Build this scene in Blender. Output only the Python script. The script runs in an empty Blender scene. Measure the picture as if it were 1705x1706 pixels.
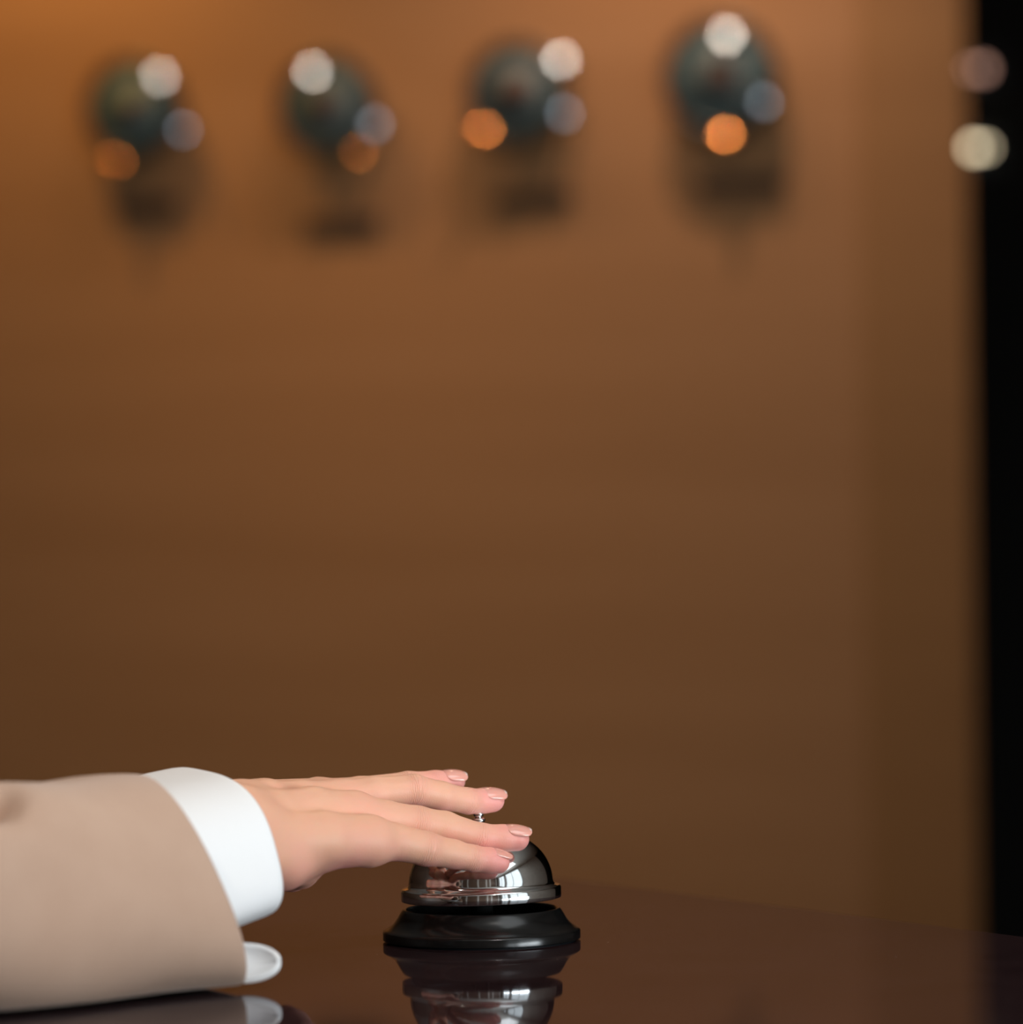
import bpy, bmesh, math
import numpy as np
from mathutils import Vector, Matrix

sc = bpy.context.scene
COL = sc.collection
R = math.radians
PI = math.pi

# ------------------------------------------------------------------ camera
CT = 1.05                      # height of the counter top
CAMZ = CT + 0.171
F = 6500.0                     # focal length in pixels of the 1705 x 1706 frame
PITCH, ROLL = math.atan((905 - 853) / F), R(0.8)
cam_d = bpy.data.cameras.new('camera')
cam = bpy.data.objects.new('camera', cam_d)
COL.objects.link(cam)
CAMROT = Matrix.Rotation(PI / 2 + PITCH, 3, 'X') @ Matrix.Rotation(-ROLL, 3, 'Z')
cam.matrix_world = Matrix.Translation((0, 0, CAMZ)) @ CAMROT.to_4x4()
cam_d.sensor_fit = 'HORIZONTAL'
cam_d.sensor_width = 36.0
cam_d.lens = F / 1705 * 36.0
cam_d.clip_start, cam_d.clip_end = 0.05, 60
cam_d.dof.use_dof = True
cam_d.dof.focus_distance = 1.655
cam_d.dof.aperture_fstop = 6.0
sc.camera = cam

# ------------------------------------------------------------------ world, exposure
w = bpy.data.worlds.new('world'); sc.world = w
w.use_nodes = True
w.node_tree.nodes['Background'].inputs[0].default_value = (0.75, 0.88, 1.0, 1)
w.node_tree.nodes['Background'].inputs[1].default_value = 0.4
sc.view_settings.view_transform = 'Standard'
sc.view_settings.look = 'None'
sc.view_settings.exposure = 0.0
sc.view_settings.gamma = 1.0
sc.view_settings.use_curve_mapping = False
sc.cycles.max_bounces = 8
sc.cycles.diffuse_bounces = 3
sc.cycles.sample_clamp_indirect = 4.0
sc.cycles.blur_glossy = 0.3
sc.cycles.caustics_refractive = False

def area_light(name, loc, aim, size, power, col, size_y=None, shape='RECTANGLE'):
    d = bpy.data.lights.new(name, 'AREA'); d.energy = power; d.color = col
    d.shape = shape; d.size = size
    if size_y: d.size_y = size_y
    o = bpy.data.objects.new(name, d); COL.objects.link(o)
    o.location = loc
    o.rotation_euler = (Vector(aim) - Vector(loc)).to_track_quat('-Z', 'Y').to_euler()
    return o

def spot_light(name, loc, aim, power, col, angle=70, blend=0.8, radius=0.03):
    d = bpy.data.lights.new(name, 'SPOT'); d.energy = power; d.color = col
    d.spot_size = R(angle); d.spot_blend = blend; d.shadow_soft_size = radius
    o = bpy.data.objects.new(name, d); COL.objects.link(o)
    o.location = loc
    o.rotation_euler = (Vector(aim) - Vector(loc)).to_track_quat('-Z', 'Y').to_euler()
    return o

CEIL = 3.2
WX = 3.0                        # plane of the window wall, to the right of the camera
# daylight entering through the two windows on the right
WIN = [(-3.4, -1.9), (-1.6, 0.7)]
WZ0, WZ1, WZ2 = 0.4, 1.38, 3.05
for (a, b), p in zip(WIN, (38, 145)):
    area_light('window_daylight', (WX - 0.02, (a + b) / 2, (WZ0 + WZ1) / 2), (0, (a + b) / 2, (WZ0 + WZ1) / 2), b - a - 0.1, p, (0.88, 0.96, 1.0), WZ1 - WZ0 - 0.1)
    area_light('window_upper_daylight', (WX - 0.02, (a + b) / 2, (WZ1 + WZ2) / 2), (0, (a + b) / 2, (WZ1 + WZ2) / 2), b - a - 0.1, 4.6 * (b - a), (0.90, 0.97, 1.0), WZ2 - WZ1 - 0.1)  # dim upper lights added to grey the bell's dome
# fill panel added overhead for the bell dome's grey and nail glints
area_light('ceiling_panel_light', (1.55, 0.35, CEIL - 0.035), (1.55, 0.35, 0), 1.5, 16, (0.93, 0.98, 1.0), 1.5)
# spotlight added to feed the glint reflectors on the clocks
GLINT_SPOT = (0.3, 4.4, CEIL - 0.13)
spot_light('track_spot_beam', GLINT_SPOT, (-0.1, 7.2, 2.0), 32, (1.0, 0.93, 0.84), 60, 0.9, 0.04)
# downlights: (x, y, aim offset, power, colour, cone)
WALL_T = 0.385
def wall_y(x): return 7.3 - WALL_T * x
DOWN = [
    (-1.05, wall_y(-1.05) - 0.55, (0.0, 0.30), 58, (1.0, 0.53, 0.15), 100),
    (-0.50, wall_y(-0.50) - 0.55, (0.0, 0.30), 6, (1.0, 0.60, 0.34), 100),
    (-0.14, wall_y(-0.14) - 0.55, (0.0, 0.30), 13, (1.0, 0.60, 0.38), 100),
    ( 0.26, wall_y(0.26) - 0.55, (0.0, 0.30), 66, (1.0, 0.65, 0.46), 88),
    (-0.42, 3.75, (0.28, -1.55), 38, (1.0, 0.64, 0.36), 56),
    ( 0.30, 3.55, (-0.28, -1.42), 34, (1.0, 0.70, 0.45), 56),
    (-1.3, 0.2, (0.99, 1.10), 50, (1.0, 0.88, 0.76), 50),
    ( 0.9, -0.6, (-0.69, 1.71), 112, (1.0, 0.93, 0.88), 46),
]
for x, y, (ax, ay), p, c, an in DOWN:
    spot_light('downlight_beam', (x, y, CEIL - 0.03), (x + ax, y + ay, CEIL - 1.6), p, c, an, 0.9, 0.035)

# ------------------------------------------------------------------ helpers
def ray(px, py):
    return (CAMROT @ Vector(((px - 852.5) / F, -(py - 853) / F, -1.0)))

def P(px, py, Y):
    """a point of the place at depth Y that the photograph shows at (px, py)"""
    d = ray(px, py)
    return Vector((0, 0, CAMZ)) + d * (Y / d.y)

def on_counter(px, py):
    d = ray(px, py)
    return Vector((0, 0, CAMZ)) + d * ((CT - CAMZ) / d.z)

def on_wall(px, py, off=0.0):
    d = ray(px, py)
    return Vector((0, 0, CAMZ)) + d * ((7.3 - off * math.sqrt(1 + WALL_T ** 2)) / (d.y + WALL_T * d.x))

def tag(o, label=None, cat=None, group=None, kind=None):
    if label: o['label'] = label
    if cat: o['category'] = cat
    if group: o['group'] = group
    if kind: o['kind'] = kind
    return o

def empty(name, loc, rot=(0, 0, 0)):
    o = bpy.data.objects.new(name, None); COL.objects.link(o)
    o.location = loc; o.rotation_euler = rot
    return o

def obj(name, bm, mat, parent=None, smooth=True, loc=None):
    if isinstance(bm, bmesh.types.BMesh):
        bmesh.ops.recalc_face_normals(bm, faces=bm.faces)
        me = bpy.data.meshes.new(name); bm.to_mesh(me); bm.free()
    else:
        me = bm
    for m in (mat if isinstance(mat, (list, tuple)) else [mat]): me.materials.append(m)
    if smooth:
        for p in me.polygons: p.use_smooth = True
    o = bpy.data.objects.new(name, me); COL.objects.link(o)
    if parent: o.parent = parent
    if loc is not None: o.location = loc
    return o

def sharp(o, ang=35):
    bm = bmesh.new(); bm.from_mesh(o.data)
    for e in bm.edges:
        if len(e.link_faces) == 2 and e.calc_face_angle(0) > R(ang): e.smooth = False
    bm.to_mesh(o.data); bm.free()
    return o

def box(bm, c, s, rot=None):
    m = Matrix.Translation(c) @ (rot.to_4x4() if rot else Matrix.Identity(4)) @ Matrix.Diagonal((s[0], s[1], s[2], 1))
    return bmesh.ops.create_cube(bm, size=1, matrix=m)

def bevel(bm, w_, seg=2):
    bmesh.ops.bevel(bm, geom=list(bm.edges), offset=w_, segments=seg, affect='EDGES', profile=0.5)

def lathe(bm, prof, n=96, mat=Matrix.Identity(4), closed=False, index=0):
    """prof: list of (r, z); r = 0 collapses to a pole"""
    rings = []
    for r, z in prof:
        if r < 1e-7:
            rings.append([bm.verts.new(mat @ Vector((0, 0, z)))])
        else:
            rings.append([bm.verts.new(mat @ Vector((r * math.cos(2 * PI * k / n), r * math.sin(2 * PI * k / n), z))) for k in range(n)])
    prs = list(zip(rings, rings[1:])) + ([(rings[-1], rings[0])] if closed else [])
    for a, b in prs:
        for k in range(n):
            k2 = (k + 1) % n
            if len(a) == 1 and len(b) == 1: continue
            if len(a) == 1: f = bm.faces.new((a[0], b[k], b[k2]))
            elif len(b) == 1: f = bm.faces.new((a[k], a[k2], b[0]))
            else: f = bm.faces.new((a[k], a[k2], b[k2], b[k]))
            f.material_index = index
    return rings

def smooth_prof(pts, sub=6):
    """Catmull-Rom through profile points"""
    out = []
    n = len(pts)
    for i in range(n - 1):
        p0, p1, p2, p3 = pts[max(i - 1, 0)], pts[i], pts[i + 1], pts[min(i + 2, n - 1)]
        for k in range(sub):
            t = k / sub
            out.append(tuple(0.5 * ((2 * b) + (-a + c) * t + (2 * a - 5 * b + 4 * c - d) * t * t + (-a + 3 * b - 3 * c + d) * t ** 3)
                             for a, b, c, d in zip(p0, p1, p2, p3)))
    out.append(tuple(pts[-1]))
    return out

def loft(bm, rings, close=True, cap0=False, cap1=False):
    vs = [[bm.verts.new(p) for p in r] for r in rings]
    n = len(vs[0])
    for a, b in zip(vs, vs[1:]):
        for k in range(n if close else n - 1):
            k2 = (k + 1) % n
            bm.faces.new((a[k], a[k2], b[k2], b[k]))
    if cap0: bm.faces.new(vs[0])
    if cap1: bm.faces.new(list(reversed(vs[-1])))
    return vs

# ------------------------------------------------------------------ materials
def principled(name, col, rough=0.5, metal=0.0, **kw):
    m = bpy.data.materials.new(name); m.use_nodes = True
    b = m.node_tree.nodes['Principled BSDF']
    b.inputs['Base Color'].default_value = (*col, 1)
    b.inputs['Roughness'].default_value = rough
    b.inputs['Metallic'].default_value = metal
    for k, v in kw.items(): b.inputs[k.replace('_', ' ')].default_value = v
    return m

def N(m, t, **kw):
    n = m.node_tree.nodes.new(t)
    for k, v in kw.items(): setattr(n, k, v)
    return n

def noise_mix(m, c1, c2, scale=(1, 1, 1), nscale=5.0, detail=4, lo=0.35, hi=0.65, coord='Object'):
    nt = m.node_tree; L = nt.links
    tc = N(m, 'ShaderNodeTexCoord'); mp = N(m, 'ShaderNodeMapping'); mp.inputs['Scale'].default_value = scale
    nz = N(m, 'ShaderNodeTexNoise'); nz.inputs['Scale'].default_value = nscale; nz.inputs['Detail'].default_value = detail
    rp = N(m, 'ShaderNodeValToRGB')
    rp.color_ramp.elements[0].position = lo; rp.color_ramp.elements[0].color = (*c1, 1)
    rp.color_ramp.elements[1].position = hi; rp.color_ramp.elements[1].color = (*c2, 1)
    L.new(tc.outputs[coord], mp.inputs[0]); L.new(mp.outputs[0], nz.inputs['Vector'])
    L.new(nz.outputs['Fac'], rp.inputs[0])
    L.new(rp.outputs[0], nt.nodes['Principled BSDF'].inputs['Base Color'])
    return nz, rp, mp

def bump(m, scale, strength, dist=0.001, detail=3, stretch=None, coord='Object'):
    nt = m.node_tree
    tc = N(m, 'ShaderNodeTexCoord'); nz = N(m, 'ShaderNodeTexNoise'); bp = N(m, 'ShaderNodeBump')
    nz.inputs['Scale'].default_value = scale; nz.inputs['Detail'].default_value = detail
    bp.inputs['Strength'].default_value = strength; bp.inputs['Distance'].default_value = dist
    if stretch:
        mp = N(m, 'ShaderNodeMapping'); mp.inputs['Scale'].default_value = stretch
        nt.links.new(tc.outputs[coord], mp.inputs[0]); nt.links.new(mp.outputs[0], nz.inputs['Vector'])
    else:
        nt.links.new(tc.outputs[coord], nz.inputs['Vector'])
    nt.links.new(nz.outputs['Fac'], bp.inputs['Height'])
    nt.links.new(bp.outputs[0], nt.nodes['Principled BSDF'].inputs['Normal'])

def emitter(name, col, strength):
    m = bpy.data.materials.new(name); m.use_nodes = True
    nt = m.node_tree; nt.nodes.remove(nt.nodes['Principled BSDF'])
    e = N(m, 'ShaderNodeEmission'); e.inputs[0].default_value = (*col, 1); e.inputs[1].default_value = strength
    nt.links.new(e.outputs[0], nt.nodes['Material Output'].inputs[0])
    return m

M = {}
M['veneer'] = principled('wood_veneer', (0.42, 0.25, 0.15), 0.55)
noise_mix(M['veneer'], (0.375, 0.193, 0.080), (0.425, 0.226, 0.100), (0.5, 0.5, 7), 1.6, 6, 0.3, 0.7)
M['veneer_end'] = principled('golden_veneer', (0.32, 0.165, 0.06), 0.55)  # light falling off towards the wall's end, painted into the tone
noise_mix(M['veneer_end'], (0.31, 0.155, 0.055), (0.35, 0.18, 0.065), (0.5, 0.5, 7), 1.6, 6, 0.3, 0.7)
M['dark_paint'] = principled('dark_paint', (0.012, 0.010, 0.008), 0.8)
M['plaster'] = principled('warm_plaster', (0.42, 0.37, 0.33), 0.8)
noise_mix(M['plaster'], (0.58, 0.54, 0.50), (0.64, 0.60, 0.56), (1, 1, 1), 3)
M['dark_wood'] = principled('dark_wood', (0.10, 0.055, 0.035), 0.45)
noise_mix(M['dark_wood'], (0.08, 0.045, 0.03), (0.13, 0.07, 0.045), (5, 5, .6), 3)
M['ceiling'] = principled('ceiling_paint', (0.62, 0.58, 0.54), 0.85)
noise_mix(M['ceiling'], (0.60, 0.56, 0.52), (0.64, 0.60, 0.56), (1, 1, 1), 2)
M['floor'] = principled('floor_stone', (0.12, 0.09, 0.07), 0.3)
noise_mix(M['floor'], (0.10, 0.075, 0.06), (0.16, 0.12, 0.09), (1, 1, 1), 4)
M['counter'] = principled('polished_dark_counter', (0.010, 0.006, 0.005), 0.035, IOR=1.28)
noise_mix(M['counter'], (0.024, 0.013, 0.015), (0.032, 0.018, 0.020), (1, 1, 1), 30)
M['counter_front'] = principled('counter_panel_wood', (0.10, 0.05, 0.03), 0.4)
noise_mix(M['counter_front'], (0.09, 0.045, 0.028), (0.13, 0.065, 0.04), (6, 6, .7), 4)
M['chrome'] = principled('bell_chrome', (0.80, 0.82, 0.82), 0.08, 1.0)
M['black_enamel'] = principled('black_enamel', (0.005, 0.005, 0.005), 0.20, 0.0, Specular_IOR_Level=0.42, Coat_Weight=0.0, Coat_Roughness=0.15)
M['matte_black'] = principled('matte_black', (0.006, 0.006, 0.006), 0.8, 0.0, Specular_IOR_Level=0.15)
M['gunmetal'] = principled('gunmetal', (0.05, 0.07, 0.075), 0.35, 0.8)
M['clock_body'] = principled('clock_body', (0.012, 0.018, 0.022), 0.5)
M['dial'] = principled('clock_dial', (0.10, 0.17, 0.18), 0.6)
M['dial_centre'] = principled('clock_dial_centre', (0.08, 0.048, 0.04), 0.5)
M['hand_metal'] = principled('clock_hand', (0.16, 0.12, 0.09), 0.4, 0.5)
M['plate'] = principled('name_plate', (0.05, 0.028, 0.018), 0.6)
M['stud_white'] = principled('polished_steel', (0.92, 0.88, 0.82), 0.22, 1.0)  # metals of the glint reflectors added to the clocks
M['stud_brass'] = principled('polished_copper', (1.0, 0.44, 0.14), 0.22, 1.0)
M['stud_blue'] = principled('blued_steel', (0.54, 0.58, 0.64), 0.22, 1.0)
M['white_cotton'] = principled('white_cotton', (0.86, 0.88, 0.90), 0.85, 0.0, Sheen_Weight=0.1)
bump(M['white_cotton'], 900, 0.15, 0.0003)
M['jacket'] = principled('beige_jacket_cloth', (0.50, 0.35, 0.27), 0.9, 0.0, Sheen_Weight=0.25, Sheen_Roughness=0.5)
noise_mix(M['jacket'], (0.47, 0.31, 0.225), (0.51, 0.345, 0.255), (1, 1, 1), 22)
bump(M['jacket'], 1200, 0.2, 0.0003)
M['lining'] = principled('jacket_lining', (0.30, 0.19, 0.14), 0.6)
M['nail'] = principled('nail_pink', (0.80, 0.37, 0.30), 0.09, 0.0, Coat_Weight=1.0, Coat_Roughness=0.03, Subsurface_Weight=0.2, Subsurface_Scale=0.002)
M['nail_tip'] = principled('nail_free_edge', (0.85, 0.64, 0.57), 0.1, 0.0, Coat_Weight=1.0, Coat_Roughness=0.03)
M['frame_paint'] = principled('window_frame_paint', (0.25, 0.24, 0.23), 0.4)
M['glass'] = principled('window_glass', (0.9, 0.95, 0.95), 0.02, 0.0, Transmission_Weight=1.0)
M['lamp_glow_warm'] = emitter('lamp_diffuser_warm', (1.0, 0.72, 0.42), 14)
M['lamp_rim'] = principled('lamp_rim', (0.5, 0.5, 0.5), 0.3, 1.0)

# sparse dust specks on the top
def dust():
    m = M['counter']; nt_ = m.node_tree; pb_ = nt_.nodes['Principled BSDF']
    src = pb_.inputs['Base Color'].links[0].from_socket
    tc_ = N(m, 'ShaderNodeTexCoord'); vo = N(m, 'ShaderNodeTexVoronoi'); vo.inputs['Scale'].default_value = 55
    lt = N(m, 'ShaderNodeMath', operation='LESS_THAN'); lt.inputs[1].default_value = 0.022
    mx_ = N(m, 'ShaderNodeMix', data_type='RGBA'); mx_.inputs['B'].default_value = (0.45, 0.42, 0.40, 1)
    nt_.links.new(tc_.outputs['Object'], vo.inputs['Vector']); nt_.links.new(vo.outputs['Distance'], lt.inputs[0])
    nt_.links.new(lt.outputs[0], mx_.inputs['Factor']); nt_.links.new(src, mx_.inputs['A']); nt_.links.new(mx_.outputs['Result'], pb_.inputs['Base Color'])
dust()
# the polished top is a little dulled: its mirror image is weaker than a clean one
nt = M['counter'].node_tree; pb = nt.nodes['Principled BSDF']
pb.inputs['Specular IOR Level'].default_value = 0.0; pb.inputs['Roughness'].default_value = 0.6
gl_ = N(M['counter'], 'ShaderNodeBsdfGlossy'); gl_.inputs['Roughness'].default_value = 0.035
gl_.inputs['Color'].default_value = (0.70, 0.70, 0.72, 1)
fr = N(M['counter'], 'ShaderNodeFresnel'); fr.inputs['IOR'].default_value = 1.38
mxs = N(M['counter'], 'ShaderNodeMixShader')
nt.links.new(fr.outputs[0], mxs.inputs[0]); nt.links.new(pb.outputs[0], mxs.inputs[1]); nt.links.new(gl_.outputs[0], mxs.inputs[2])
nt.links.new(mxs.outputs[0], nt.nodes['Material Output'].inputs[0])

# skin: redder towards the fingertips and knuckles (stored as an attribute of the body)
sk = principled('skin', (0.80, 0.54, 0.43), 0.5, 0.0, Subsurface_Weight=0.22, Subsurface_Scale=0.004, Specular_IOR_Level=0.4)
sk.node_tree.nodes['Principled BSDF'].inputs['Subsurface Radius'].default_value = (1.0, 0.35, 0.2)
nt = sk.node_tree
at = N(sk, 'ShaderNodeAttribute', attribute_name='blush')
mx = N(sk, 'ShaderNodeMix', data_type='RGBA')
tc = N(sk, 'ShaderNodeTexCoord'); nz = N(sk, 'ShaderNodeTexNoise'); nz.inputs['Scale'].default_value = 90; nz.inputs['Detail'].default_value = 3
nt.links.new(tc.outputs['Object'], nz.inputs['Vector'])
ma = N(sk, 'ShaderNodeMath', operation='MULTIPLY_ADD'); ma.inputs[1].default_value = 0.5; ma.inputs[2].default_value = -0.25
nt.links.new(nz.outputs['Fac'], ma.inputs[0])
ad = N(sk, 'ShaderNodeMath', operation='ADD', use_clamp=True)
nt.links.new(at.outputs['Fac'], ad.inputs[0]); nt.links.new(ma.outputs[0], ad.inputs[1])
nt.links.new(ad.outputs[0], mx.inputs['Factor'])
mx.inputs['A'].default_value = (0.77, 0.42, 0.285, 1)
mx.inputs['B'].default_value = (0.84, 0.33, 0.30, 1)
nt.links.new(mx.outputs['Result'], nt.nodes['Principled BSDF'].inputs['Base Color'])
# fine pores plus the crosswise creases of the finger joints
bp2 = N(sk, 'ShaderNodeBump'); bp2.inputs['Strength'].default_value = 0.55; bp2.inputs['Distance'].default_value = 0.00045
nz2 = N(sk, 'ShaderNodeTexNoise'); nz2.inputs['Scale'].default_value = 1500; nz2.inputs['Detail'].default_value = 3
nz3 = N(sk, 'ShaderNodeTexNoise'); nz3.inputs['Scale'].default_value = 260; nz3.inputs['Detail'].default_value = 2
for n_ in (nz2, nz3): nt.links.new(tc.outputs['Object'], n_.inputs['Vector'])
a_s = N(sk, 'ShaderNodeAttribute', attribute_name='along'); a_j = N(sk, 'ShaderNodeAttribute', attribute_name='joint')
def mth(op, a, b=None):
    n_ = N(sk, 'ShaderNodeMath', operation=op)
    for i_, v_ in enumerate((a, b)):
        if v_ is None: continue
        if isinstance(v_, (int, float)): n_.inputs[i_].default_value = v_
        else: nt.links.new(v_, n_.inputs[i_])
    return n_.outputs[0]
ph_ = mth('ADD', mth('MULTIPLY', a_s.outputs['Fac'], 2 * PI / 1.9), mth('MULTIPLY', nz3.outputs['Fac'], 7.0))
wv_ = mth('POWER', mth('ABSOLUTE', mth('SINE', ph_)), 0.45)
hgt = mth('ADD', mth('MULTIPLY', mth('MULTIPLY', wv_, a_j.outputs['Fac']), 0.9), mth('MULTIPLY', nz2.outputs['Fac'], 0.30))
nt.links.new(hgt, bp2.inputs['Height']); nt.links.new(bp2.outputs[0], nt.nodes['Principled BSDF'].inputs['Normal'])
M['skin'] = sk

# ------------------------------------------------------------------ room shell
def slab(name, c, s, mat, rotz=0.0):
    bm = bmesh.new(); box(bm, (0, 0, 0), s)
    o = obj(name, bm, mat, smooth=False); o.location = c; o.rotation_euler = (0, 0, rotz)
    return tag(o, kind='structure')

slab('floor', (-0.5, 4.5, -0.05), (7.4, 17.0, 0.1), M['floor'])
slab('ceiling', (-0.5, 4.5, CEIL + 0.05), (7.4, 17.0, 0.1), M['ceiling'])
slab('wall_left', (-4.15, 4.5, CEIL / 2), (0.1, 17.0, CEIL), M['dark_wood'])
slab('wall_front', (-0.5, -3.95, CEIL / 2), (7.2, 0.1, CEIL), M['dark_wood'])
for i, x in enumerate((-3.2, -2.1, -0.4, 0.9, 1.5, 2.6)):  # pale strips added out of view to stripe the chrome's reflections
    slab('trim_%d' % (i + 1), (x, -3.88, CEIL / 2), (0.16, 0.04, CEIL), M['plaster'])
slab('wall_far', (-0.5, 12.95, CEIL / 2), (7.2, 0.1, CEIL), M['dark_paint'])
# window wall on the right, with two openings
def rwall(y0, y1, z0, z1): 
    return ((WX + 0.06, (y0 + y1) / 2, (z0 + z1) / 2), (0.12, y1 - y0, z1 - z0))
bm = bmesh.new()
ops = WIN
for a, b in [(-3.9, ops[0][0]), (ops[0][1], ops[1][0]), (ops[1][1], 4.6)]: box(bm, *rwall(a, b, 0, CEIL))
for a, b in ops:
    box(bm, *rwall(a, b, 0, WZ0)); box(bm, *rwall(a, b, WZ2, CEIL))
tag(obj('wall_right', bm, M['plaster'], smooth=False), kind='structure')
slab('wall_right_far', (WX + 0.06, 8.75, CEIL / 2), (0.12, 8.3, CEIL), M['dark_paint'])
for i, (a, b) in enumerate(ops):
    wn = tag(empty('window_%d' % (i + 1), (WX, (a + b) / 2, (WZ0 + WZ2) / 2)), kind='structure')
    W2, H2 = (b - a) / 2, (WZ2 - WZ0) / 2
    bm = bmesh.new()
    for s in (-1, 1):
        box(bm, (-0.03, s * (W2 - 0.03), 0), (0.1, 0.06, 2 * H2)); box(bm, (-0.03, 0, s * (H2 - 0.03)), (0.1, 2 * W2, 0.06))
    box(bm, (-0.05, 0, 0), (0.04, 0.05, 2 * H2)); box(bm, (-0.04, 0, WZ1 - (WZ0 + WZ2) / 2), (0.06, 2 * W2, 0.10))
    obj('window_frame', bm, M['frame_paint'], wn, smooth=False)
    bm = bmesh.new(); box(bm, (0.06, 0, 0), (0.006, 2 * W2 - 0.06, 2 * H2 - 0.06))
    obj('window_pane', bm, M['glass'], wn, smooth=False)
# the brown veneered wall behind the reception: ends at the right of the picture
xe = on_wall(1620, 853).x
u = Vector((1, -WALL_T, 0)).normalized(); nrm = Vector((WALL_T, 1, 0)).normalized()
e0, e1 = Vector((xe, wall_y(xe), 0)), Vector((-4.1, wall_y(-4.1), 0))
bk = Vector((-0.02, 0.18, 0))
bm = bmesh.new(); loft(bm, [[p + Vector((0, 0, z)) for p in (e0, e0 + bk, e1 + bk, e1)] for z in (0, CEIL)], cap0=True, cap1=True)
tag(obj('wall_back', bm, M['veneer'], smooth=False), kind='structure')
# added strip: dimmer light at the wall's end painted as darker, golden veneer
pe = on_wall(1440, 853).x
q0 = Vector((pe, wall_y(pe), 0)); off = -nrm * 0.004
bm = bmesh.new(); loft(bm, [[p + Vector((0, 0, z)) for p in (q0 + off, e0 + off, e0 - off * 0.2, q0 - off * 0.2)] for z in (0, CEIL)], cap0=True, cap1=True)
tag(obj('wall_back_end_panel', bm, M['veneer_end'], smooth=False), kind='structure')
# fittings of the added fill panel and glint spotlight
o = empty('ceiling_panel', (1.55, 0.35, CEIL)); tag(o, 'large square luminous ceiling panel above the right of the counter', 'ceiling light')
bm = bmesh.new(); box(bm, (0, 0, -0.015), (1.56, 1.56, 0.03)); obj('panel_frame', bm, M['frame_paint'], o, smooth=False)
o = empty('track_spotlight', (GLINT_SPOT[0], GLINT_SPOT[1], CEIL)); tag(o, 'black track spotlight on the ceiling aimed at the wall clocks', 'ceiling light')
bm = bmesh.new(); box(bm, (0, 0, -0.01), (0.9, 0.035, 0.02)); obj('track', bm, M['clock_body'], o, smooth=False)
bm = bmesh.new(); lathe(bm, [(0, 0.0), (0.006, 0.0), (0.006, -0.08), (0, -0.08)], 16); obj('stem', bm, M['clock_body'], o)
bm = bmesh.new(); lathe(bm, [(0, 0.02), (0.04, 0.02), (0.05, 0.03), (0.05, 0.12), (0.035, 0.14), (0, 0.14)], 32)
h = obj('spot_head', bm, M['clock_body'], o, loc=(0, 0, -0.13))
h.rotation_euler = (Vector(GLINT_SPOT) - Vector((-0.1, 7.2, 2.0))).to_track_quat('Z', 'Y').to_euler()

# downlight fittings in the ceiling
g = 'round recessed ceiling downlights'
for i, (x, y, _, _, _, _) in enumerate(DOWN):
    o = empty('ceiling_downlight', (x, y, CEIL))
    tag(o, ['small round recessed downlight in the ceiling, leftmost along the brown wall', 'small round recessed downlight in the ceiling along the brown wall, second from the left',
            'small round recessed downlight in the ceiling along the brown wall, third from the left',
            'small round recessed downlight in the ceiling, rightmost along the brown wall', 'small round recessed downlight in the ceiling behind the bell, left one',
            'small round recessed downlight in the ceiling behind the bell, right one', 'small round recessed downlight in the ceiling to the left of the camera',
            'small round recessed downlight in the ceiling to the right of the camera'][i], 'ceiling light', g)
    bm = bmesh.new(); lathe(bm, [(0.044, 0), (0.044, -0.006), (0.058, -0.008), (0.060, 0), (0.06, 0)], 40)
    obj('lamp_rim', bm, M['lamp_rim'], o)
    bm = bmesh.new(); lathe(bm, [(0, -0.002), (0.043, -0.002)], 40)
    obj('diffuser', bm, M['lamp_glow_warm'], o)

# ------------------------------------------------------------------ reception counter
A, B = on_counter(950, 1464), on_counter(1700, 1559)
ud = (A - B).normalized()                       # runs along the far edge, away to the left
nd = Vector((ud.y, -ud.x, 0)) 
if nd.x > 0: nd = -nd                           # towards the guest's side
ctr = empty('reception_counter', (B.x, B.y, 0), (0, 0, math.atan2(ud.y, ud.x)))
tag(ctr, 'dark brown polished reception counter with a mirror-like top', 'counter')
sgn = 1 if Vector((-ud.y, ud.x, 0)).dot(nd) > 0 else -1
bm = bmesh.new(); box(bm, (0.6, sgn * 0.40, CT - 0.02), (2.9, 0.80, 0.04)); bevel(bm, 0.002, 2)
o = obj('countertop', bm, M['counter'], ctr, smooth=False)
bm = bmesh.new(); box(bm, (0.6, sgn * 0.42, 0.56), (2.8, 0.70, 0.90)); bevel(bm, 0.004, 2)
obj('counter_body', bm, M['counter_front'], ctr, smooth=False)
bm = bmesh.new(); box(bm, (0.6, sgn * 0.42, 0.055), (2.7, 0.62, 0.11))
obj('plinth', bm, M['black_enamel'], ctr, smooth=False)

# ------------------------------------------------------------------ wall clocks
LAMP = None
def wall_basis():
    z = -nrm                                     # out of the wall, towards the room
    y = Vector((0, 0, 1)); x = y.cross(z).normalized()
    return Matrix((x, y, z)).transposed()
WB = wall_basis()
# sources whose glint the added studs pick up: added spot, nearest downlight, window
GL = [(GLINT_SPOT, 'stud_white', 0.24), (None, 'stud_brass', 0.057), ((WX - 0.02, -0.45, 0.95), 'stud_blue', 0.095)]

def dome_cap(bm, r, Rc, n=32, m=6):
    """shallow polished dome of rim radius r and curvature radius Rc, axis +z"""
    prof = []
    a0 = math.asin(r / Rc)
    for k in range(m + 1):
        a = a0 * k / m
        prof.append((Rc * math.sin(a), Rc * (math.cos(a) - math.cos(a0)) + 0.004))
    prof.append((r, 0.0)); prof.append((0, 0.0))
    lathe(bm, prof, n)

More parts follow.
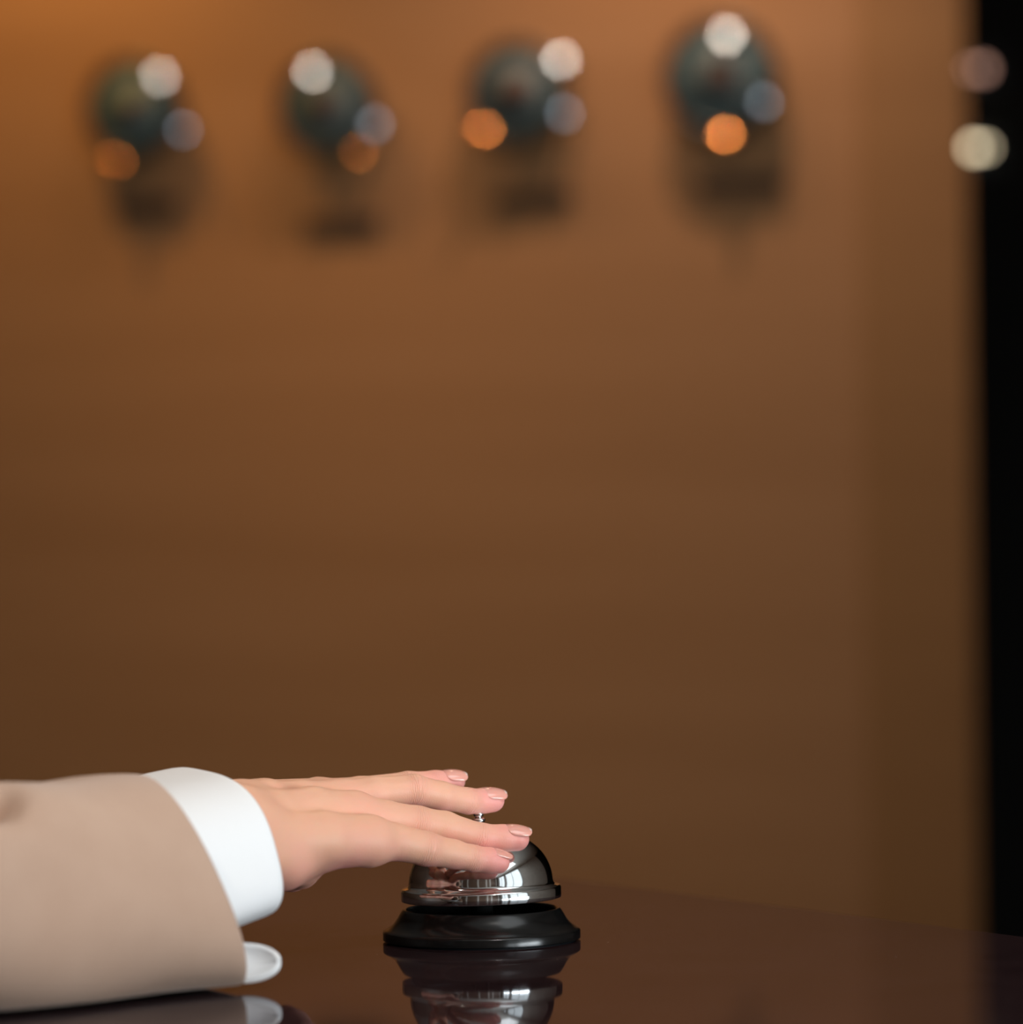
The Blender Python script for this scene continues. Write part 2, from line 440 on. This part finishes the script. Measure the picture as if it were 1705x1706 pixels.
def clock(cx, cy, rpx, label, reflectors, plate, plate_label, hands, ring):
    c = on_wall(cx, cy, 0.0)
    rad = rpx * 7.2 / F
    root = empty('wall_clock', c, WB.to_euler())
    tag(root, label, 'clock', 'round dark clocks in a row on the brown wall')
    D = 0.062
    bm = bmesh.new()
    lathe(bm, [(0, 0), (rad * 0.86, 0), (rad * 0.90, 0.004), (rad * 0.96, 0.03), (rad, 0.045), (rad, D), (rad * 0.97, D + 0.004)
               , (rad * 0.90, D - 0.004), (0, D - 0.006)], 72)
    sharp(obj('clock_case', bm, M['clock_body'], root), 50)
    bm = bmesh.new()
    prof = [(rad * 0.93 + rad * 0.07 * math.cos(a), D + rad * 0.07 * math.sin(a)) for a in [2 * PI * k / 16 for k in range(16)]]
    lathe(bm, prof, 72, closed=True)
    obj('bezel', bm, M['gunmetal'], root)
    bm = bmesh.new(); lathe(bm, [(0, D - 0.003), (rad * 0.885, D - 0.003), (rad * 0.885, D - 0.006)], 72)
    dl = obj('dial', bm, M['dial'], root)
    bm = bmesh.new(); lathe(bm, [(0, D - 0.0015), (rad * ring, D - 0.0015), (rad * ring, D - 0.003)], 48)
    obj('dial_centre', bm, M['dial_centre'], dl)
    for k in range(12):
        a = 2 * PI * k / 12
        bm = bmesh.new(); box(bm, (rad * 0.76 * math.sin(a), rad * 0.76 * math.cos(a), D - 0.001), (rad * (0.05 if k % 3 else 0.07), rad * 0.14, 0.003), Matrix.Rotation(-a, 3, 'Z'))
        obj('hour_marker', bm, M['hand_metal'], dl, smooth=False)
    for nm, a, ln, wd, zz in (('hour_hand', hands[0], 0.45, 0.08, 0.003), ('minute_hand', hands[1], 0.68, 0.05, 0.006)):
        bm = bmesh.new(); box(bm, (0, rad * (ln / 2 - 0.06), D + zz), (rad * wd, rad * (ln + 0.12), 0.0018))
        for v in bm.verts:
            if v.co.y > rad * 0.2: v.co.x *= 0.5
        h = obj(nm, bm, M['hand_metal'], root, smooth=False); h.rotation_euler = (0, 0, -R(a))
    bm = bmesh.new(); lathe(bm, [(0, D + 0.011), (rad * 0.05, D + 0.010), (rad * 0.06, D - 0.001)], 24)
    obj('hub', bm, M['hand_metal'], root)
    inv = WB.inverted()
    for kind, sx, sy, sz in reflectors:
        lp, mat, RC = GL[kind]
        q = on_wall(sx, sy, D + 0.012)
        if lp is None: lp = min(((x_, y_, CEIL - 0.03) for x_, y_, *_r in DOWN[:4]), key=lambda p: abs(p[0] - q.x))
        hv = ((Vector((0, 0, CAMZ)) - q).normalized() + (Vector(lp) - q).normalized()).normalized()
        bm = bmesh.new(); dome_cap(bm, sz, RC)
        s = obj(['steel_stud', 'copper_stud', 'blued_stud'][kind], bm, M[mat], root)
        s.location = inv @ (q - c)
        s.rotation_euler = (inv @ hv).to_track_quat('Z', 'Y').to_euler()
        # short post that carries the added glint reflector
        bm = bmesh.new(); lathe(bm, [(0, -D), (sz * 0.7, -D), (sz * 0.7, 0), (0, 0)], 20)
        pst = obj('stud_post', bm, M['clock_body'], root); pst.location = s.location
    px, py, pw, ph = plate
    pc = on_wall(px, py, 0)
    pr = empty('name_plate', pc, WB.to_euler())
    tag(pr, plate_label, 'name plate', 'dark plates under the wall clocks')
    bm = bmesh.new(); box(bm, (0, 0, 0.006), (pw * 7.2 / F, ph * 7.2 / F, 0.012)); bevel(bm, 0.003, 2)
    obj('plate', bm, M['plate'], pr, smooth=False)
    for s in (-1, 1):
        bm = bmesh.new(); lathe(bm, [(0, 0.0145), (0.003, 0.014), (0.0045, 0.012)], 12, Matrix.Translation((s * (pw * 7.2 / F / 2 - 0.009), 0, 0)))
        obj('screw', bm, M['gunmetal'], pr)

SR = 0.0125
clock(242, 184, 86, 'round dark wall clock, leftmost in the row, copper glint at lower left',
      [(0, 266, 128, SR), (1, 192, 268, SR), (2, 305, 216, SR * .7)], (250, 345, 120, 26), 'dark plate on the brown wall under the leftmost clock', (300, 50), 0.30)
clock(562, 178, 85, 'round dark wall clock, second from the left, silver glint at upper left',
      [(0, 520, 120, SR), (1, 597, 256, SR * .55), (2, 625, 207, SR)], (572, 376, 140, 26), 'dark plate on the brown wall under the second clock from the left', (30, 170), 0.36)
clock(878, 158, 85, 'round dark wall clock, third from the left, silver glint at upper right',
      [(0, 935, 100, SR), (1, 805, 217, SR), (2, 941, 189, SR)], (890, 332, 140, 24), 'dark plate on the brown wall under the third clock from the left', (90, 280), 0.42)
clock(1216, 132, 96, 'round dark wall clock, rightmost in the row, silver glint at its top',
      [(0, 1211, 60, SR * 1.1), (1, 1210, 226, SR), (2, 1273, 170, SR)], (1236, 308, 150, 26), 'dark plate on the brown wall under the rightmost clock', (330, 130), 0.34)

# ------------------------------------------------------------------ two far wall lamps in the dark beyond the wall
def far_lamp(px, py, Y, col, strength, label, bulbs):
    c = P(px, py, Y)
    root = empty('wall_lamp', c); tag(root, label, 'wall lamp', 'small lamps in the dark space at the right')
    bm = bmesh.new(); box(bm, (0, 0.05, 0), (0.12, 0.02, 0.10)); bevel(bm, 0.004, 2)
    obj('backplate', bm, M['clock_body'], root, smooth=False)
    bm = bmesh.new(); box(bm, (0, 0.03, -0.02), (0.015, 0.05, 0.012)); box(bm, (0, 0.004, -0.02), (0.075, 0.01, 0.01))
    obj('arm', bm, M['gunmetal'], root, smooth=False)
    m = emitter('bulb_glow', col, strength)
    for dx, r in bulbs:
        bm = bmesh.new(); bmesh.ops.create_uvsphere(bm, u_segments=20, v_segments=12, radius=r, matrix=Matrix.Translation((dx, 0, 0)))
        obj('bulb', bm, m, root)
far_lamp(1630, 115, 9.6, (1.0, 0.54, 0.40), 1.8, 'small dim rosy lamp in the dark right background, upper one', [(-0.016, 0.008), (0.012, 0.012)])
far_lamp(1630, 246, 9.6, (1.0, 0.82, 0.54), 5.5, 'small bright cream lamp in the dark right background, lower one', [(-0.010, 0.012), (0.018, 0.008)])
bm = bmesh.new(); box(bm, (0, 0, CEIL / 2), (0.5, 0.12, CEIL))
o = tag(obj('wall_far_pier', bm, M['dark_paint'], smooth=False), kind='structure'); o.location = (P(1680, 180, 9.6).x + 0.12, 9.72, 0)

# ------------------------------------------------------------------ service bell
bc = on_counter(803, 1566.5)
bell = empty('service_bell', bc)
tag(bell, 'chrome service bell on a round black base, under the hand', 'bell')
mm = 0.001
prof = [(0, 0.4), (41.2, 0.4), (42.6, 0.9), (42.6, 4.0), (42.4, 4.5), (42.0, 4.8)]
prof += smooth_prof([(41.6, 5.1), (39.7, 6.2), (38.0, 7.6), (36.6, 9.4), (35.4, 11.5), (34.3, 13.2), (33.7, 13.9)], 6)
prof += [(33.2, 14.0), (32.6, 13.7), (32.2, 13.0)]
bm = bmesh.new(); lathe(bm, [(a * mm, b * mm) for a, b in prof], 160)
lathe(bm, [(0, 8.0 * mm), (30.5 * mm, 8.0 * mm), (32.2 * mm, 13.0 * mm)], 160, index=1)
bmesh.ops.remove_doubles(bm, verts=bm.verts, dist=1e-6)
sharp(obj('base', bm, [M['black_enamel'], M['matte_black']], bell), 50)
bm = bmesh.new(); lathe(bm, [(0, 0), (0.0405, 0), (0.0405, 0.0006), (0, 0.0006)], 120)
obj('rubber_pad', bm, M['clock_body'], bell)
# post under the dome
bm = bmesh.new(); lathe(bm, [(a * mm, b * mm) for a, b in [(0, 8), (5, 8), (5, 15), (3, 16), (3, 46), (0, 46)]], 32)
obj('post', bm, M['matte_black'], bell)
tilt = Matrix.Translation((0, 0, 0.020)) @ Matrix.Rotation(-R(1.1), 4, 'Y') @ Matrix.Translation((0, 0, -0.020))
prof = [(33.6, 18.1), (34.0, 17.8), (34.5, 18.0), (34.6, 18.6), (34.6, 22.2), (34.3, 22.9), (33.7, 23.3)]
prof += [(32.3, 23.7), (31.6, 24.2), (31.2, 25.2)]
for k in range(1, 22):
    t = k / 21 * (PI / 2 - 0.10)
    prof.append((31.1 * math.cos(t) ** 0.92, 25.2 + 23.4 * math.sin(t)))
prof += [(2.4, 48.9), (2.0, 49.2)]
inner = [(a - 0.8 if a > 3 else a, b - 0.9) for a, b in reversed(prof[9:])]
prof += inner + [(32.6, 22.2), (33.4, 21.6)]
bm = bmesh.new(); lathe(bm, [(a * mm, b * mm) for a, b in prof], 192, tilt, closed=True)
sharp(obj('dome', bm, M['chrome'], bell), 55)
# striker plunger with its beaded knob
prof = [(0, 44), (1.4, 44), (1.4, 48.2), (3.1, 48.4), (3.4, 49.2), (3.1, 50.0), (1.8, 50.3), (1.6, 50.6), (2.5, 51.0), (2.9, 51.8), (2.5, 52.6), (1.5, 53.0),
        (1.5, 53.2), (2.0, 53.6), (2.25, 54.3), (2.0, 55.0), (1.2, 55.5), (0, 55.7)]
bm = bmesh.new(); lathe(bm, [(a * mm, b * mm) for a, b in smooth_prof(prof, 3)], 48, tilt)
obj('plunger', bm, M['chrome'], bell)

# ------------------------------------------------------------------ the person's hand and forearm (one continuous mesh)
K = 0.001
HAND = {
 'index':  [(616,1401,1.616,10.4),(655,1402,1.622,7.7),(710,1414,1.629,7.1),(755,1423,1.636,6.0),(788,1430,1.640,5.5),(815,1433.5,1.643,5.3),(830,1436,1.645,5.1)],
 'middle': [(590,1356,1.630,9.2),(640,1363,1.636,7.5),(695,1371,1.642,7.1),(741,1378,1.647,6.6),(800,1394,1.652,5.7),(838,1396.5,1.656,5.6),(861,1397,1.658,5.5)],
 'ring':   [(562,1335,1.652,8.8),(620,1322,1.658,7.1),(690,1316,1.666,6.6),(735,1326,1.672,6.1),(780,1334.5,1.681,5.5),(806,1334,1.687,5.2),(821,1333.5,1.689,5.2)],
 'pinky':  [(530,1327,1.676,7.7),(600,1318,1.686,6.2),(680,1307,1.694,5.6),(725,1304,1.700,5.2),(757,1302,1.704,4.9)],
}
PALM = [
 [(400,1388,1.578,15),(450,1405,1.588,13),(540,1398,1.602,10.8),(616,1401,1.616,10.4)],
 [(398,1372,1.590,15),(450,1366,1.602,12),(520,1352,1.617,9.6),(590,1356,1.630,9.2)],
 [(396,1358,1.602,14),(440,1343,1.618,10.5),(500,1335,1.636,8.2),(562,1335,1.652,8.8)],
 [(394,1348,1.612,11.5),(440,1340,1.632,10),(530,1327,1.676,7.7)],
 [(415,1420,1.576,13),(470,1431,1.590,11.2),(530,1414,1.605,9.2),(570,1409,1.612,8.4)],       # thenar side
 [(440,1400,1.610,13),(520,1390,1.640,11.5),(560,1375,1.650,9)],                              # palm
 [(430,1385,1.628,13),(500,1365,1.662,10)],                                                   # heel on the little finger side
]
THUMB = [(468,1438,1.592,10.5),(502,1436,1.612,9.3),(500,1447,1.634,8.0),(486,1455,1.652,7.2),(474,1458,1.664,6.2)]
ARM = [[(402,1384,1.586,15.5)], [(398,1368,1.604,13)]]

def chain(pts): return [(np.array(P(a, b, c)), d * K) for a, b, c, d in pts]
FD = np.array((-0.72, -0.69, 0.0)); FD /= np.linalg.norm(FD)
CUFF_C = (np.array(P(340, 1280, 1.592)) + np.array(P(404, 1522, 1.566))) / 2
elb = CUFF_C + FD * 0.075 + np.array((0, 0, -0.012))
ELBOW = elb + FD * 0.16
ARM_MID = CUFF_C + FD * 0.015 + np.array((0, 0, -0.002))
ARM_EXT = [(elb, 0.021), (elb + FD * 0.10, 0.026)]

H = 0.00085
chains = {k: chain(v) for k, v in HAND.items()}
palm = [chain(v) for v in PALM]; thumb = chain(THUMB); arm = [chain(v) for v in ARM] + [ARM_EXT]
for c_ in arm[:2]: c_ += [(ARM_MID, 0.0175), (elb, 0.021)]
allp = np.array([p - r for c in list(chains.values()) + palm + [thumb] + arm for p, r in c] + [p + r for c in list(chains.values()) + palm + [thumb] + arm for p, r in c])
lo = allp.min(0) - 0.006; hi = allp.max(0) + 0.006
nx, ny, nzz = [int(math.ceil(v)) + 1 for v in (hi - lo) / H]
xs = lo[0] + H * np.arange(nx); ys = lo[1] + H * np.arange(ny); zs = lo[2] + H * np.arange(nzz)

def smin(a, b, k):
    h = np.clip(0.5 + 0.5 * (b - a) / k, 0, 1)
    return b + (a - b) * h - k * h * (1 - h)

def seg_field(F_, a, ra, b, rb, k, marg=0.012):
    """smooth-union a tapered capsule into field F_, touching only its neighbourhood"""
    mn = np.minimum(a - ra, b - rb) - marg; mx_ = np.maximum(a + ra, b + rb) + marg
    i0 = np.maximum(((mn - lo) / H).astype(int), 0); i1 = np.minimum(((mx_ - lo) / H).astype(int) + 2, (nx, ny, nzz))
    X = xs[i0[0]:i1[0], None, None]; Y = ys[None, i0[1]:i1[1], None]; Z = zs[None, None, i0[2]:i1[2]]
    d = b - a; L2 = float(d @ d)
    t = np.clip(((X - a[0]) * d[0] + (Y - a[1]) * d[1] + (Z - a[2]) * d[2]) / L2, 0, 1)
    dist = np.sqrt((X - a[0] - t * d[0]) ** 2 + (Y - a[1] - t * d[1]) ** 2 + (Z - a[2] - t * d[2]) ** 2) - (ra + t * (rb - ra))
    s = np.s_[i0[0]:i1[0], i0[1]:i1[1], i0[2]:i1[2]]
    F_[s] = smin(F_[s], dist.astype(np.float32), k)

def chain_field(F_, c, k):
    for (a, ra), (b, rb) in zip(c, c[1:]): seg_field(F_, a, ra, b, rb, k)

BIG = np.float32(0.05)
pf = np.full((nx, ny, nzz), BIG, np.float32)
for c in palm: chain_field(pf, c, 0.0030)
for c in arm: chain_field(pf, c, 0.008)
tf = np.full_like(pf, BIG); chain_field(tf, thumb, 0.002)
pf = smin(pf, tf, 0.004)
total = pf.copy()
for k_, c in chains.items():
    ff = np.full_like(pf, BIG); chain_field(ff, c, 0.0018)
    total = smin(total, smin(pf, ff, 0.0035), 0.0006)

def surface_nets(f):
    s = f < 0
    c = np.zeros([n - 1 for n in f.shape], np.int8)
    sl = [(slice(None, -1), slice(1, None))] * 3
    corners = [(i, j, k) for i in (0, 1) for j in (0, 1) for k in (0, 1)]
    for i, j, k in corners: c += s[sl[0][i], sl[1][j], sl[2][k]]
    act = (c > 0) & (c < 8)
    idx = np.argwhere(act)
    vid = np.full(c.shape, -1, np.int64); vid[act] = np.arange(len(idx))
    acc = np.zeros((len(idx), 3)); cnt = np.zeros(len(idx))
    val = {q: f[idx[:, 0] + q[0], idx[:, 1] + q[1], idx[:, 2] + q[2]] for q in corners}
    for q in corners:
        for ax in range(3):
            if q[ax] == 0:
                q2 = list(q); q2[ax] = 1; q2 = tuple(q2)
                a, b = val[q], val[q2]
                m_ = (a < 0) != (b < 0)
                t = np.where(m_, a / np.where(a == b, 1, a - b), 0)
                for x in range(3):
                    acc[:, x] += np.where(m_, q[x] + (t if x == ax else 0), 0)
                cnt += m_
    V = idx + acc / cnt[:, None]
    quads = []
    for ax in range(3):
        a_, b_ = [x for x in range(3) if x != ax]
        s0 = [slice(None)] * 3; s1 = [slice(None)] * 3
        s0[ax] = slice(None, -1); s1[ax] = slice(1, None)
        e = s[tuple(s0)] != s[tuple(s1)]
        ei = np.argwhere(e)
        ok = (ei[:, a_] > 0) & (ei[:, b_] > 0) & (ei[:, a_] < f.shape[a_] - 1) & (ei[:, b_] < f.shape[b_] - 1)
        ei = ei[ok]
        def cell(da, db):
            q = ei.copy(); q[:, a_] += da; q[:, b_] += db
            return vid[q[:, 0], q[:, 1], q[:, 2]]
        q = np.stack([cell(-1, -1), cell(0, -1), cell(0, 0), cell(-1, 0)], 1)
        flip = s[ei[:, 0], ei[:, 1], ei[:, 2]]
        if ax == 1: flip = ~flip
        q[~flip] = q[~flip][:, ::-1]
        quads.append(q)
    return V, np.concatenate(quads)

V, Q = surface_nets(total)
V = V * H + lo
# light Laplacian smoothing of the grid
e = np.concatenate([Q[:, [0, 1]], Q[:, [1, 2]], Q[:, [2, 3]], Q[:, [3, 0]]]); e = np.concatenate([e, e[:, ::-1]])
deg = np.bincount(e[:, 0], minlength=len(V))[:, None]
for _ in range(2):
    s_ = np.stack([np.bincount(e[:, 0], weights=V[e[:, 1], x], minlength=len(V)) for x in range(3)], 1)
    V = 0.4 * V + 0.6 * s_ / deg
# blush attribute: towards fingertips and a little on knuckles
bl = np.zeros(len(V))
def near(p, r, amt):
    global bl
    d = np.linalg.norm(V - p, axis=1)
    bl = np.maximum(bl, amt * np.exp(-(d / r) ** 2))
for k_, c in chains.items():
    near(c[-1][0], 0.014, 1.0); near(c[-2][0], 0.012, 0.7); near(c[0][0] + np.array((0, 0, -0.004)), 0.012, 0.45); near(c[2][0], 0.009, 0.3)
for p, r in thumb[1:]: near(p, 0.013, 0.75)
near(palm[4][1][0] - np.array((0, 0, .010)), 0.016, 0.6)
near(palm[4][3][0] - np.array((0, 0.004, .008)), 0.013, 0.8)
for k_ in ('index', 'middle', 'ring'):
    for (a, ra) in chains[k_][1:5]: near(a - np.array((0, 0, ra)), 0.0065, 0.75)

# distance along each finger and a mask around its two joints, for the skin creases
along = np.zeros(len(V)); joint = np.zeros(len(V)); best = np.full(len(V), 1e9)
for k_, c in chains.items():
    smap = [0.0]
    for (a, _), (b, _) in zip(c, c[1:]): smap.append(smap[-1] + np.linalg.norm(b - a) * 1000)
    js = [smap[2], smap[-2] if k_ == 'pinky' else smap[-3]]
    for i_, ((a, ra), (b, rb)) in enumerate(zip(c, c[1:])):
        d_ = b - a; t_ = np.clip((V - a) @ d_ / (d_ @ d_), 0, 1)
        ds = np.linalg.norm(V - a - t_[:, None] * d_, axis=1)
        sv = smap[i_] + t_ * np.linalg.norm(d_) * 1000
        m_ = (ds < best) & (ds < 0.011); best[m_] = ds[m_]; along[m_] = sv[m_]
        jm = sum(w__ * np.exp(-((sv - j_) / g_) ** 2) for j_, g_, w__ in ((js[0], 3.6, 1.0), (js[1], 2.4, 0.7)))
        joint[m_] = jm[m_]
org = Vector(P(396, 1400, 1.59)); org.z = CT
person = empty('person', org)
tag(person, 'person in a beige jacket and white shirt reaching out a hand to press the bell', 'person')
me = bpy.data.meshes.new('body')
Vl = V - np.array(org)
me.vertices.add(len(Vl)); me.vertices.foreach_set('co', Vl.astype(np.float32).ravel())
me.loops.add(Q.size); me.loops.foreach_set('vertex_index', Q.astype(np.int32).ravel())
me.polygons.add(len(Q)); me.polygons.foreach_set('loop_start', np.arange(0, Q.size, 4, dtype=np.int32))
me.polygons.foreach_set('loop_total', np.full(len(Q), 4, np.int32))
me.update(); me.validate()
for nm_, ar_ in (('along', along), ('joint', joint)):
    att = me.attributes.new(nm_, 'FLOAT', 'POINT'); att.data.foreach_set('value', ar_.astype(np.float32))
att = me.attributes.new('blush', 'FLOAT', 'POINT'); att.data.foreach_set('value', bl.astype(np.float32))
body = obj('hand', me, M['skin'], person)

# fingernails: curved glossy plates sunk in the back of each fingertip
def nail(c, up, length, rr, back, width=62):
    (a, _), (b, rb) = c[-2], c[-1]
    t = Vector(b - a).normalized(); up = Vector(up)
    up = (up - up.dot(t) * t).normalized(); sd = t.cross(up)
    base = Vector(b) + t * (rb * 1.0 + 0.0006 - length) - up * back
    bm = bmesh.new(); nu, nv = 14, 18
    for lay, lift in ((0, 0.0), (1, -0.0006)):
        rows = []
        for j in range(nv + 1):
            v = j / nv
            wv = (1 - abs(2 * v - 1) ** 3.2) ** 0.5 if 0 < v < 1 else 0.0
            wv = max(wv, 0.12)
            row = []
            for i in range(nu + 1):
                a_ = (2 * i / nu - 1) * R(width) * wv
                rad = rr + lift
                drop = 0.0016 * max(0, v - 0.35) ** 2 / 0.42 + 0.0014 * max(0, 0.25 - v)
                p = base + t * (v * length) + sd * (math.sin(a_) * rad) + up * (math.cos(a_) * rad - drop)
                row.append(bm.verts.new(p - org))
            rows.append(row)
        for j in range(nv):
            for i in range(nu):
                f = bm.faces.new((rows[j][i], rows[j][i + 1], rows[j + 1][i + 1], rows[j + 1][i]))
                f.material_index = 1 if j >= nv - 1 - (abs(2 * i / nu - 1) < 0.55) else 0
        if lay == 0: top = rows
    loopa = top[0] + [r[-1] for r in top[1:-1]] + list(reversed(top[-1])) + [r[0] for r in reversed(top[1:-1])]
    loopb = rows[0] + [r[-1] for r in rows[1:-1]] + list(reversed(rows[-1])) + [r[0] for r in reversed(rows[1:-1])]
    for k in range(len(loopa)):
        k2 = (k + 1) % len(loopa)
        bm.faces.new((loopa[k], loopa[k2], loopb[k2], loopb[k]))
    return obj('fingernail', bm, [M['nail'], M['nail_tip']], person)
nail(chains['index'], (-0.1, -0.12, 1), 0.0118, 0.0057, 0.0000)
nail(chains['middle'], (0, -0.25, 1), 0.0124, 0.0062, 0.0000)
nail(chains['ring'], (0, -0.42, 1), 0.0122, 0.0059, 0.0000)
nail(chains['pinky'], (0, -0.45, 1), 0.0115, 0.0055, 0.0000)

# ---- shirt cuff: a tube standing off the wrist, rim cut straight
def ring_pts(C_, U, Nn, n=64, sq=2.4, wob=0.0, ph=0.0):
    out = []
    for k in range(n):
        a = 2 * PI * k / n
        c_, s_ = math.cos(a), math.sin(a)
        q = (abs(c_) ** sq + abs(s_) ** sq) ** (-1 / sq)
        w_ = 1 + wob * math.sin(3 * a + ph)
        out.append(C_ + Nn * (c_ * q * w_) + U * (s_ * q * w_))
    return out
Cc = P(384, 1402, 1.576)
top, bot, nearp = P(340, 1280, 1.592), P(404, 1522, 1.566), P(464, 1418, 1.546)
Uc = (top - bot) / 2; Cc = (top + bot) / 2; Nc = nearp - Cc
ax = Vector(FD)
def cyl(C0, U0, N0, C1, U1, N1, nseg, **kw):
    rr = []
    for i in range(nseg + 1):
        t = i / nseg
        rr.append([p - org for p in ring_pts(C0.lerp(C1, t), U0.lerp(U1, t), N0.lerp(N1, t), **kw)])
    return rr
Ci = Cc + ax * 0.075 + Vector((0, 0, -0.012))
rings = cyl(Cc, Uc, Nc, Ci, Uc * 1.1, Nc * 1.1, 10, sq=2.9, wob=0.012, ph=1.0)
bm = bmesh.new(); loft(bm, rings)
cuff = obj('shirt_cuff', bm, M['white_cotton'], person)
s = cuff.modifiers.new('thickness', 'SOLIDIFY'); s.thickness = 0.0016; s.offset = -1
s = cuff.modifiers.new('soft', 'SUBSURF'); s.levels = 1; s.render_levels = 1

# ---- loose corner of the cuff, curling out under the jacket sleeve
bm = bmesh.new()
fc = P(404, 1611, 1.515)
rows = []
for j in range(13):
    v = j / 12                         # far rim -> near rim
    row = []
    for i in range(25):
        a = -PI * 0.5 + PI * i / 24    # around the rounded end
        rr = v
        x = 0.0150 * math.cos(a) * rr; y = 0.0080 * math.sin(a) * rr
        zz = 0.0045 * rr ** 3 * (1.0 if y > 0 else 0.6)
        row.append(bm.verts.new(Vector((x, y, zz))))
    rows.append(row)
for a, b in zip(rows, rows[1:]):
    for i in range(24):
        try: bm.faces.new((a[i], a[i + 1], b[i + 1], b[i]))
        except ValueError: pass
# strip that carries the tab back into the sleeve
back = [[bm.verts.new(Vector((-0.03 * t, (0.0080 if s_ > 0 else -0.0080), 0.0045 if s_ > 0 else 0.0027))) for t in (0, 1)] for s_ in (1, -1)]
mids = [[bm.verts.new(Vector((-0.03 * t, yy * 0.0080, 0.0045 * abs(yy) ** 3))) for t in (0, 1)] for yy in (0.66, 0.33, 0, -0.33, -0.66)]
lst = [back[0]] + mids + [back[1]]
for a, b in zip(lst, lst[1:]): bm.faces.new((a[0], a[1], b[1], b[0]))
bmesh.ops.remove_doubles(bm, verts=bm.verts, dist=0.00005)
rotf = Matrix.Rotation(R(50), 4, 'X')
for v in bm.verts: v.co = (rotf @ v.co) + (fc - org)
flap = obj('cuff_corner', bm, M['white_cotton'], cuff)
s = flap.modifiers.new('thickness', 'SOLIDIFY'); s.thickness = 0.0030; s.offset = 0
s = flap.modifiers.new('soft', 'SUBSURF'); s.levels = 2; s.render_levels = 2

# ---- jacket sleeve
tp, bt, nr = P(228, 1291, 1.53), P(390, 1652, 1.515), P(368, 1458, 1.488)
Us = (tp - bt) / 2; Cs = (tp + bt) / 2; Ns = nr - Cs
rings = []
n = 96
LEN = 0.46
axd = ax.copy()
for i in range(61):
    t = i / 60
    d = LEN * t
    sc_ = 1 + 0.10 * t
    Ui = Us.lerp(Vector((0, 0, Us.z * 1.09)), min(1, t * 3)); Ni = Ns.lerp(Ns.normalized() * 0.05, min(1, t * 3))
    Ctr = Cs + axd * d + Vector((0, 0, 0.001 * min(1, t * 4)))
    if d > 0.26: Ctr += Vector((-0.10, 0.02, 1.0)) * (d - 0.26) * 0.6
    r_ = ring_pts(Ctr, Ui, Ni, n=n, sq=2.3)
    out = []
    for k, p in enumerate(r_):
        a = 2 * PI * k / n
        rad = (p - Ctr).normalized()
        fold = 0.0016 * math.sin(34 * d + 2.2 * math.sin(a + 0.7)) * min(1, d / 0.05) + 0.0012 * math.sin(55 * d - 3 * a) * min(1, d / 0.05)
        # deep crease beside the elbow on the near upper side
        fold -= 0.019 * math.exp(-((d - 0.096) / 0.010) ** 2 - ((a - 0.95) / 0.26) ** 2)
        fold -= 0.016 * math.exp(-((d - 0.112) / 0.012) ** 2 - ((a - 1.12) / 0.12) ** 2)
        p = p + rad * fold
        p.z = max(p.z, CT + 0.0022)
        out.append(p - org)
    rings.append(out)
bm = bmesh.new(); loft(bm, rings)
slv = obj('jacket_sleeve', bm, [M['jacket'], M['lining']], person)
s = slv.modifiers.new('thickness', 'SOLIDIFY'); s.thickness = 0.0016; s.offset = -1; s.material_offset = 1; s.material_offset_rim = 0
s = slv.modifiers.new('soft', 'SUBSURF'); s.levels = 1; s.render_levels = 1
